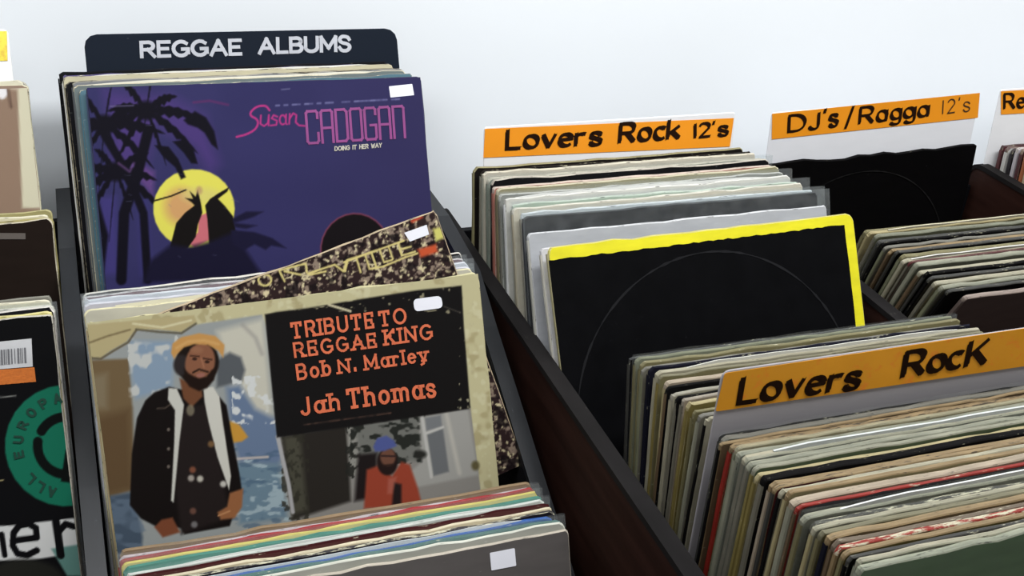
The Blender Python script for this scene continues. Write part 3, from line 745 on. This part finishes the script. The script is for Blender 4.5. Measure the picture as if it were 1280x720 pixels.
P.line(c1((110, 300), (150, 330), (165, 300)), 3, (120, 84, 140), 3, .7)
P.poly(c1((345, 145), (385, 112), (425, 135), (455, 185), (468, 250), (445, 232), (420, 190), (395, 172), (360, 160)), INK, 3)
P.ell(242.5, 261, 51, 49.5, (255, 246, 104), soft=2)
P.ell(226, 258, 20, 22, (232, 168, 120), soft=16, op=.85)
P.ell(250, 244, 24, 10, (240, 226, 140), soft=10, op=.6)
P.poly(c1((305, 222), (345, 215), (380, 250), (395, 302), (372, 300), (345, 262)), INK, 2.5)
P.poly(c1((240, 235), (290, 240), (325, 285), (352, 350), (335, 358), (315, 315), (275, 280)), INK, 2.5)
P.poly(c1((400, 490), (430, 478), (438, 575), (385, 602), (365, 590), (396, 548)), (226, 122, 132), 2)
P.poly(c1((296, 600), (318, 515), (350, 478), (384, 452), (372, 440), (350, 425), (378, 428), (366, 400), (388, 420), (395, 395), (402, 422), (408, 450), (412, 478), (396, 520), (388, 565), (360, 605), (330, 620)), (20, 15, 14), 1.6)
P.ell(249, 238, 4, 5, (205, 160, 120), soft=4, op=.7)
P.poly(c1((436, 590), (430, 500), (422, 452), (440, 428), (470, 408), (508, 386), (502, 402), (468, 428), (492, 452), (522, 490), (532, 545), (512, 592), (470, 602)), (20, 15, 16), 1.6)
P.line(c1((240, 435), (300, 418), (352, 396)), 2, (30, 22, 20), 1.2)
P.poly(c1((225, 650), (300, 592), (360, 602), (440, 582), (530, 545), (560, 600), (640, 720), (200, 730)), (25, 22, 50), 7)
for q in (((520, 500), (570, 474), (632, 474), (600, 492), (570, 502), (525, 515)), ((525, 515), (610, 524), (570, 536), (530, 530)), ((515, 540), (600, 548), (665, 570), (715, 606), (660, 596), (640, 612), (600, 592), (560, 615), (520, 590))):
    P.poly(c1(*q), (28, 25, 56), 3)
P.ell(444, 313, 44, 47, (146, 72, 96), soft=2); P.ell(444, 313, 42.3, 45.3, (22, 16, 20), soft=2)
c2 = lambda *p: sc(p, .1953, 290, 90)
PK = (204, 62, 142)
P.line(smooth(c2((240, 245), (215, 212), (150, 222), (105, 275), (170, 305), (160, 360), (100, 398), (30, 415))), 2.6, PK, 1.2)
for q in (((185, 278), (182, 332), (205, 346), (230, 328), (236, 275), (234, 342)), ((290, 286), (266, 276), (254, 296), (288, 312), (284, 338), (246, 342)),
          tuple(arc(324, 306, 19, 30, 60, 330, 12)), ((346, 272), (344, 330), (352, 334)), ((366, 332), (370, 268)), ((368, 300), (392, 264), (412, 276), (408, 322), (430, 342), (472, 345))):
    P.line(c2(*q), 2.1, PK, 1.2)
for a in np.linspace(0, 1, 30):
    if RND.random() < .8: P.line([(345 + a * 150, 132 - a * 8), (349 + a * 150, 131.8 - a * 8)], 2.2, (128, 126, 176), 1.4, RND.uniform(.5, 1))
P.line([(138, 133), (167, 132)], 1.6, (130, 120, 160), 1.5, .7)
P.line([(242, 128), (262, 126), (285, 131)], 3, (120, 50, 110), 2, .6)
P.line([(352, 112), (362, 111)], 1.5, (120, 120, 160), 1.2, .8)
for k in range(14): 
    x, y = RND.uniform(112, 300), RND.uniform(120, 320)
    P.line([(x, y), (x + RND.uniform(2, 12), y + RND.uniform(-1, 3))], .9, (120, 120, 150), 1, .35)
P.build('cover_picture', printm)
G['C'] = (.62, [arc(.36, .5, .36, .5, 52, 308, 16)]); G['H'] = (.66, [[(0, 0), (0, 1)], [(.66, 0), (.66, 1)], [(0, .5), (.66, .5)]])
G['W'] = (.95, [[(0, 1), (.24, 0), (.48, .8), (.72, 0), (.95, 1)]]); G['Y'] = (.66, [[(0, 1), (.33, .5), (.66, 1)], [(.33, .5), (.33, 0)]])
fc = uv_of(cad)
tall = {'C': (.6, [[(.6, .78), (.6, .94), (.52, 1), (.08, 1), (0, .94), (0, .06), (.08, 0), (.52, 0), (.6, .06), (.6, .3)]]), 'A': (.6, [[(0, 0), (0, .94), (.08, 1), (.52, 1), (.6, .94), (.6, 0)], [(0, .45), (.6, .45)]]),
        'D': (.6, [[(0, 0), (0, 1), (.48, 1), (.6, .92), (.6, .08), (.48, 0), (0, 0)]]), 'O': (.6, [[(.08, 0), (0, .06), (0, .94), (.08, 1), (.52, 1), (.6, .94), (.6, .06), (.52, 0), (.08, 0)]]),
        'G': (.6, [[(.6, .8), (.6, .94), (.52, 1), (.08, 1), (0, .94), (0, .06), (.08, 0), (.52, 0), (.6, .06), (.6, .45), (.3, .45)]]), 'N': (.6, [[(0, 0), (0, 1), (.52, 1), (.6, .94), (.6, 0)]])}
keepG = dict(G); G.update(tall)
lettering('lettering', cad, fc, [('CADOGAN', (384, 181), (507, 173), (381, 138))], mat('magenta_print', (142, 58, 128), rough=.45), width=.075, gap=.2, y=-.0009)
G.clear(); G.update(keepG)
lettering('small_lettering', cad, fc, [('DOING IT HER WAY', (418, 189), (477, 184.5), (418, 183))], mat('cream_print', (190, 184, 170), rough=.45), width=.2, gap=.3, y=-.0009)
stk = patch('price_sticker', cad, [(486, 108), (515, 105), (517.5, 119), (488, 122)], white_st, r=.0006)
# tribute cover
ht = [c for c in trib.children if c.name.startswith('jacket')][0].dimensions.z
P = Print(trib, .001, .3140, .05, ht - .002, 470, 300, (204, 196, 154), gain=.62)
P.speckle((160, 146, 104), 11, 16, .62, .5); P.speckle((222, 216, 180), 21, 9, .66, .5)
c4 = lambda *p: sc(p, .4026, 110, 390)
c6 = lambda *p: sc(p, .2344, 340, 500)
# left picture
P.poly(c4((-8, 55), (130, 60), (330, 40), (540, 8), (560, 60), (640, 660), (620, 760), (-10, 780), (-12, 300)), (158, 162, 160), 2.5)
P.poly(c4((-8, 150), (128, 145), (138, 300), (142, 552), (40, 580), (-12, 580), (-12, 330)), (118, 98, 70), 4)
P.poly(c4((20, 330), (130, 300), (140, 550), (40, 575)), (96, 74, 50), 14, .8)
P.poly(c4((10, 200), (60, 190), (60, 300), (10, 300)), (140, 128, 104), 10, .7)
P.poly(c4((-8, 585), (140, 558), (170, 700), (160, 800), (-10, 800)), (74, 88, 104), 5)
P.speckle((104, 120, 138), 31, 12, .52, .7, (108, 622, 190, 700), 2)
P.poly(c4((128, 90), (270, 90), (262, 230), (150, 270), (135, 200)), (140, 160, 180), 8)
P.speckle((206, 206, 200), 41, 14, .5, .9, (160, 420, 222, 500))
P.poly(c4((400, 60), (545, 20), (575, 350), (500, 320), (450, 250), (420, 120)), (206, 202, 186), 10)
P.poly(c4((400, 150), (440, 125), (475, 140), (488, 180), (478, 215), (440, 225), (400, 235)), (92, 96, 100), 5)
P.poly(c4((430, 235), (470, 225), (520, 300), (580, 330), (610, 440), (590, 480), (470, 470), (445, 380)), (108, 126, 154), 9)
P.speckle((222, 224, 222), 51, 9, .57, .95, (290, 470, 344, 530))
P.poly(c4((455, 470), (590, 470), (620, 640), (470, 660)), (112, 136, 152), 8)
P.speckle((176, 194, 200), 61, 6, .56, .8, (290, 575, 362, 660), 2.6); P.speckle((76, 100, 124), 66, 7, .6, .6, (290, 560, 362, 660), 2.6)
P.poly(c4((440, 338), (470, 350), (497, 388), (478, 402), (452, 406), (438, 380)), (206, 152, 62), 3)
P.line(c4((460, 456), (558, 450)), 3, (196, 186, 180), 2)
P.line(c4((480, 40), (520, 80), (540, 130)), 5, (160, 156, 150), 4, .6)
# torn top corner
P.poly(c4((-8, 40), (330, 10), (338, 30), (290, 62), (220, 55), (150, 52), (120, 92), (70, 120), (40, 142), (-8, 140)), (188, 174, 130), 2)
P.line(c4((-8, 100), (60, 75), (130, 55)), 2.2, (120, 104, 74), 2, .9); P.line(c4((-8, 142), (40, 145), (80, 120), (125, 94), (150, 56)), 2.6, (96, 84, 62), 2, .9)
P.line(c4((150, 54), (220, 62), (290, 66), (335, 36)), 2.6, (92, 84, 66), 2, .9); P.line(c4((140, 36), (230, 48), (320, 26)), 2.4, (228, 220, 180), 2, .9)
# the man in the hat
JK = (24, 19, 18)
P.poly(c4((252, 232), (205, 250), (178, 275), (152, 330), (136, 440), (130, 600), (165, 642), (215, 668), (240, 660), (290, 672), (300, 690), (440, 665), (478, 555), (470, 500), (450, 400), (430, 290), (385, 235), (330, 250)), JK, 2.5)
P.poly(c4((288, 300), (362, 285), (405, 440), (440, 640), (290, 690), (272, 560)), (38, 31, 30), 6)
P.line(c4((215, 300), (240, 298), (258, 285)), 1.6, (96, 84, 74), 1.5, .8)
for y in (365, 425, 480): P.ell(110 + 250 * .4026, 390 + y * .4026, 2, 2, (110, 100, 92), soft=1.5)
P.poly(c4((284, 205), (352, 235), (356, 262), (322, 296), (296, 268)), (116, 74, 50), 3)
P.poly(c4((250, 236), (276, 238), (298, 288), (284, 400), (266, 592), (258, 585), (268, 400), (270, 305), (248, 272)), (208, 206, 196), 2)
P.poly(c4((358, 236), (388, 232), (408, 262), (420, 350), (444, 510), (438, 552), (402, 450), (374, 340), (362, 280)), (214, 211, 200), 2)
P.ell(110 + 318 * .4026, 390 + 305 * .4026, 5, 7, (150, 140, 116), soft=3, op=.7)
P.ell(110 + 340 * .4026, 390 + 155 * .4026, 27, 29, (32, 24, 20), soft=3); P.ell(110 + 290 * .4026, 390 + 165 * .4026, 10, 13, (50, 44, 44), soft=4)
P.ell(110 + 348 * .4026, 390 + 158 * .4026, 18.5, 25, (142, 94, 70), rot=12, soft=3)
P.poly(c4((298, 175), (312, 190), (330, 200), (345, 206), (368, 200), (384, 180), (398, 172), (392, 210), (370, 236), (345, 246), (315, 232), (300, 210)), (34, 22, 17), 3)
P.line(c4((326, 188), (345, 178), (372, 186)), 2.2, (40, 26, 20), 1.6); P.ell(110 + 350 * .4026, 390 + 196 * .4026, 5.5, 2.6, (158, 104, 92), rot=-8, soft=1.8)
P.ell(110 + 331 * .4026, 390 + 146 * .4026, 3, 1.6, (40, 26, 22), soft=1.6); P.ell(110 + 370 * .4026, 390 + 155 * .4026, 3, 1.6, (36, 24, 20), soft=1.6)
P.line(c4((318, 136), (345, 138)), 1.6, (58, 36, 28), 1.6); P.line(c4((358, 144), (384, 148)), 1.6, (52, 32, 26), 1.6)
P.line(c4((352, 145), (360, 172)), 1.6, (170, 116, 88), 1.8); P.ell(110 + 338 * .4026, 390 + 118 * .4026, 8, 4, (160, 112, 84), soft=4, op=.7)
P.poly(c4((258, 128), (262, 98), (290, 78), (345, 66), (395, 74), (424, 102), (420, 142), (404, 120), (372, 102), (330, 100), (298, 110), (276, 132), (268, 146)), (204, 152, 88), 2.5)
P.line(c4((275, 112), (310, 92), (360, 88), (405, 100)), 3, (222, 176, 112), 3, .7)
P.poly(c4((206, 668), (228, 645), (262, 638), (286, 684), (232, 700)), (128, 74, 50), 3)
P.poly(c4((440, 562), (482, 548), (478, 605), (455, 640), (412, 645), (402, 622), (432, 604)), (156, 102, 66), 3)
P.line(c4((405, 632), (440, 618)), 2, (196, 140, 96), 1.5)
for x, y, c in ((325, 490, (130, 80, 60)), (348, 518, (196, 190, 176)), (320, 516, (170, 160, 150)), (420, 534, (200, 196, 186)), (326, 618, (110, 76, 64)), (330, 660, (120, 116, 116)), (382, 410, (120, 90, 60))):
    P.ell(110 + x * .4026, 390 + y * .4026, 4, 4, c, soft=3)
# right picture
P.poly([(346, 546), (588, 508), (604, 640), (370, 680)], (146, 142, 136), 2)
P.poly(c6((50, 195), (400, 135), (420, 540), (110, 640)), (46, 42, 38), 5)
P.poly(c6((62, 200), (150, 185), (190, 590), (110, 610)), (78, 76, 64), 8); P.speckle((52, 50, 42), 71, 6, .5, .8, (352, 540, 386, 650))
P.poly(c6((395, 140), (450, 130), (460, 390), (420, 400)), (150, 148, 140), 5); P.speckle((40, 40, 36), 81, 5, .45, .9, (432, 530, 452, 600))
P.poly(c6((440, 130), (780, 90), (800, 330), (700, 320), (470, 300)), (120, 120, 114), 6); P.speckle((40, 42, 38), 91, 7, .46, .95, (438, 518, 532, 580), 1.6)
P.poly(c6((460, 290), (560, 280), (560, 520), (440, 540)), (34, 28, 28), 6)
P.poly(c6((785, 92), (1045, 45), (1100, 400), (750, 470), (740, 380), (800, 330)), (168, 166, 160), 4)
P.poly(c6((828, 186), (912, 150), (944, 382), (862, 405)), (112, 114, 116), 3); P.poly(c6((816, 96), (900, 80), (908, 140), (824, 165)), (126, 128, 130), 3)
P.line(c6((800, 90), (850, 410)), 4, (196, 194, 188), 2); P.line(c6((820, 178), (912, 145)), 3, (200, 198, 192), 2); P.line(c6((930, 75), (1000, 390)), 5, (190, 186, 176), 4)
P.ell(340 + 790 * .2344, 500 + 290 * .2344, 8, 5, (44, 44, 40), soft=5)
P.ell(340 + 1085 * .2344, 500 + 350 * .2344, 5, 6, (100, 92, 62), soft=4)
P.poly(c6((505, 372), (565, 350), (640, 405), (690, 330), (735, 345), (778, 470), (800, 560), (490, 580)), (160, 70, 50), 4)
P.poly(c6((650, 440), (690, 450), (690, 560), (640, 560)), (40, 30, 30), 4); P.poly(c6((620, 420), (665, 410), (640, 500), (615, 500)), (186, 110, 96), 4, .6)
P.ell(340 + 615 * .2344, 500 + 330 * .2344, 13, 17, (40, 28, 26), soft=3); P.ell(340 + 618 * .2344, 500 + 305 * .2344, 9.5, 11, (116, 78, 62), soft=3)
P.line(c6((585, 298), (655, 300)), 2, (44, 32, 34), 1.6); P.line(c6((595, 350), (640, 345)), 2.2, (50, 34, 30), 2)
P.poly(c6((540, 250), (560, 205), (610, 190), (650, 215), (665, 245), (600, 272), (550, 275)), (84, 94, 152), 3)
P.line([(347, 546), (361, 606), (366, 640)], 5, (178, 176, 176), 2)
# black title panel
P.poly([(331, 393), (345, 390), (385, 385), (450, 374), (520, 363), (577, 357), (580, 410), (584, 460), (588, 511), (470, 529), (346, 547)], (25, 23, 23), 2.2)
P.speckle((196, 186, 150), 101, 4, .72, .7, (334, 352, 590, 392), 2); P.speckle((190, 182, 150), 104, 5, .74, .8, (572, 380, 592, 520))
P.line([(411, 381), (438, 389)], 3, (208, 198, 164), 1.5); P.line([(555, 383), (576, 391)], 1.2, (90, 84, 76), 1.2, .7)
for k in range(24):
    a = k / 24; P.line([(380 + a * 110, 531 - a * 15), (383 + a * 110, 530.6 - a * 15)], 1.8, (92, 68, 58), 1.5, RND.uniform(.3, .9))
P.build('cover_picture', printm)
ft = uv_of(trib)
lettering('lettering', trib, ft, [('TRIBUTE', (365, 424), (467.5, 410), (362.5, 403)), ('TO', (474.5, 409), (508.5, 404), (472, 389)),
    ('REGGAE', (368, 447.5), (471, 434.4), (365.5, 428)), ('KING', (481, 432), (541, 424), (479, 412)),
    ('Bob', (371.5, 475.5), (414, 469), (369, 455)), ('N.', (423, 467.5), (446, 464.5), (421, 449.5)), ('Marley', (456.5, 463), (535, 451.5), (454, 444)),
    ('Jah', (376.5, 520), (425, 512.5), (374, 497)), ('Thomas', (435, 511.5), (545, 496), (432, 486))], orange_ink, width=.15, gap=.42, style='slab', y=-.0009)
patch('price_sticker', trib, [(516, 374), (551, 369.5), (553.5, 384.5), (518, 389.5)], white_st, y=-.0009, r=.004)
# crowd cover with gold lettering
hd = [c for c in dev.children if c.name.startswith('jacket')][0].dimensions.z
P = Print(dev, .001, .262, .0, hd - .002, 300, 300, (46, 33, 33))
P.speckle((150, 132, 116), 111, 5, .56, .9); P.speckle((214, 200, 160), 121, 4.4, .62, .95); P.speckle((22, 16, 18), 131, 9, .56, .8)
P.line([(275, 352), (545, 263)], 2, (176, 150, 130), 1.5)
P.poly([(511, 273), (526, 266), (529, 272), (515, 279)], (176, 66, 46), 3); P.poly([(522, 312), (545, 305), (547, 315), (526, 322)], (196, 84, 50), 4)
P.poly([(541, 286), (554, 283), (558, 296), (545, 302)], (206, 200, 110), 4)
GD = (214, 198, 128)
c7 = lambda *p: sc(p, .1389, 310, 260); c8 = lambda *p: sc(p, .1389, 430, 250)
for t in ((0, 360),): P.line([(331 + 8 * math.cos(a), 350 + 7 * math.sin(a)) for a in np.linspace(0, 6.3, 20)], 2.4, GD, 1.2)
for q in (((280, 560), (330, 660)), ((280, 560), (520, 500), (530, 580)), ((330, 570), (470, 600)), ((540, 590), (780, 510), (860, 570), (890, 470), (1152, 385)), ((560, 600), (700, 570))): P.line(c7(*q), 2.4, GD, 1.2)
for q in (((0, 560), (540, 365)), ((30, 560), (10, 640)), ((110, 520), (150, 650)), ((190, 495), (230, 620)), ((245, 470), (290, 600)), ((320, 445), (360, 560), (430, 540)), ((400, 420), (440, 530)), ((490, 390), (520, 500), (640, 465)), ((505, 445), (600, 420)), ((240, 620), (350, 600), (540, 520), (660, 480))): P.line(c8(*q), 2.3, GD, 1.2)
P.build('cover_picture', printm)
patch('price_sticker', dev, [(505, 291), (533, 281), (536, 293), (512, 302)], white_st, y=-.0009)
# leaf pattern strip
P = Print(leaf, .20, .313, .02, .24, 90, 160, (156, 154, 146))
P.speckle((24, 22, 24), 141, 9, .5, 1.0); P.speckle((24, 22, 24), 151, 5, .62, 1.0)
P.build('cover_picture', printm)
# leftmost bin: brown cover with cream border, dark cover, black cover with green emblem
P = Print(ll1, .15, .3138, .08, .310, 100, 140, (140, 116, 98))
P.poly([(21, 90), (60, 90), (60, 260), (28, 260)], (204, 198, 172), 3); P.poly([(-20, 90), (30, 96), (32, 108), (20, 112), (-20, 108)], (196, 180, 160), 4)
P.ell(3, 116, 6, 8, (226, 222, 224), soft=3); P.line([(10, 112), (14, 134)], 3, (92, 70, 60), 3)
P.build('cover_picture', printm)
patch('price_strip', ll2, [(-20, 291), (32, 291.5), (32, 299), (-20, 299)], mat('grey_strip', (92, 84, 78), rough=.6))
P = Print(ll3, .12, .3138, .0, .3125, 230, 330, (13, 13, 15))
GN = (24, 106, 82)
P.ell(83, 557, 77, 76, GN, soft=2)
def arcband(r, w, a0, a1, c):
    P.line([(83 + r * math.cos(math.radians(a)), 557 - r * math.sin(math.radians(a))) for a in np.linspace(a0, a1, 24)], w, c, 1.5)
arcband(36, 12, 80, 150, (12, 16, 15)); arcband(36, 12, 172, 285, (12, 16, 15))
P.poly([(82, 562), (96, 558), (92, 604), (76, 602)], (12, 16, 15), 2)
P.poly([(-60, 660), (12, 657), (98, 647), (102, 690), (40, 700), (-60, 702)], (206, 206, 204), 1.5)
P.poly([(64, 686), (102, 680), (104, 720), (84, 720)], (96, 136, 128), 3)
for q, w in ((((16, 676), (46, 672), (45, 660), (36, 655), (24, 657), (17, 666), (16, 682), (22, 692), (34, 694), (46, 688)), 8), (((70, 652), (76, 694)), 10), (((74, 664), (82, 655), (92, 658)), 8), (((2, 668), (6, 694)), 7)):
    P.line(q, w, (12, 12, 14), 1.5)
P.line([(-10, 497), (20, 495)], 1.5, (120, 120, 116), 1.2); P.line([(-10, 602), (4, 600)], 1.5, (150, 140, 100), 1.2)
P.ell(30, 725, 50, 26, (34, 34, 30), soft=8)
P.build('cover_picture', printm)
f3 = uv_of(ll3)
its = []
for ch, a in zip('ALL EUROPA', (252, 237, 222, 205, 190, 172, 154, 136, 118, 100)):
    r0 = 54; ca = lambda r, d: (83 + r * math.cos(math.radians(a + d)), 557 - r * math.sin(math.radians(a + d)))
    if ch != ' ': its.append((ch, ca(r0, 5), ca(r0, -5), ca(r0 + 13, 5)))
lettering('emblem_lettering', ll3, f3, its, mat('dark_green_ink', (14, 62, 48), rough=.5), width=.22, y=-.0009)
bl = patch('barcode_label', ll3, [(-60, 433), (39.5, 423), (41, 458), (-60, 466)], mat('label_paper', (206, 206, 208), rough=.5), y=-.0008)
patch('orange_label', ll3, [(-60, 466), (43, 459), (45, 477), (-60, 486)], mat('label_orange', (206, 112, 40), rough=.5, wear=(170, 84, 30), wear_amt=.4, stretch=(60, 10, 200)), y=-.0008)
V = []; Fc = []
x = -40.0
while x < 33:
    w = RND.choice((1.0, 1.6, 2.4)); b = len(V)
    for (px, py) in ((x, 437 - x * .09), (x + w, 437 - x * .09), (x + w + .8, 456 - x * .09), (x + .8, 456 - x * .09)):
        u, v = f3(px, py); V.append((u, -.0012, v))
    Fc.append((b, b + 1, b + 2, b + 3)); x += w + RND.choice((1.2, 1.8, 2.6))
mesh('barcode', V, Fc, [mat('barcode_ink', (110, 110, 114), rough=.6)], bl)
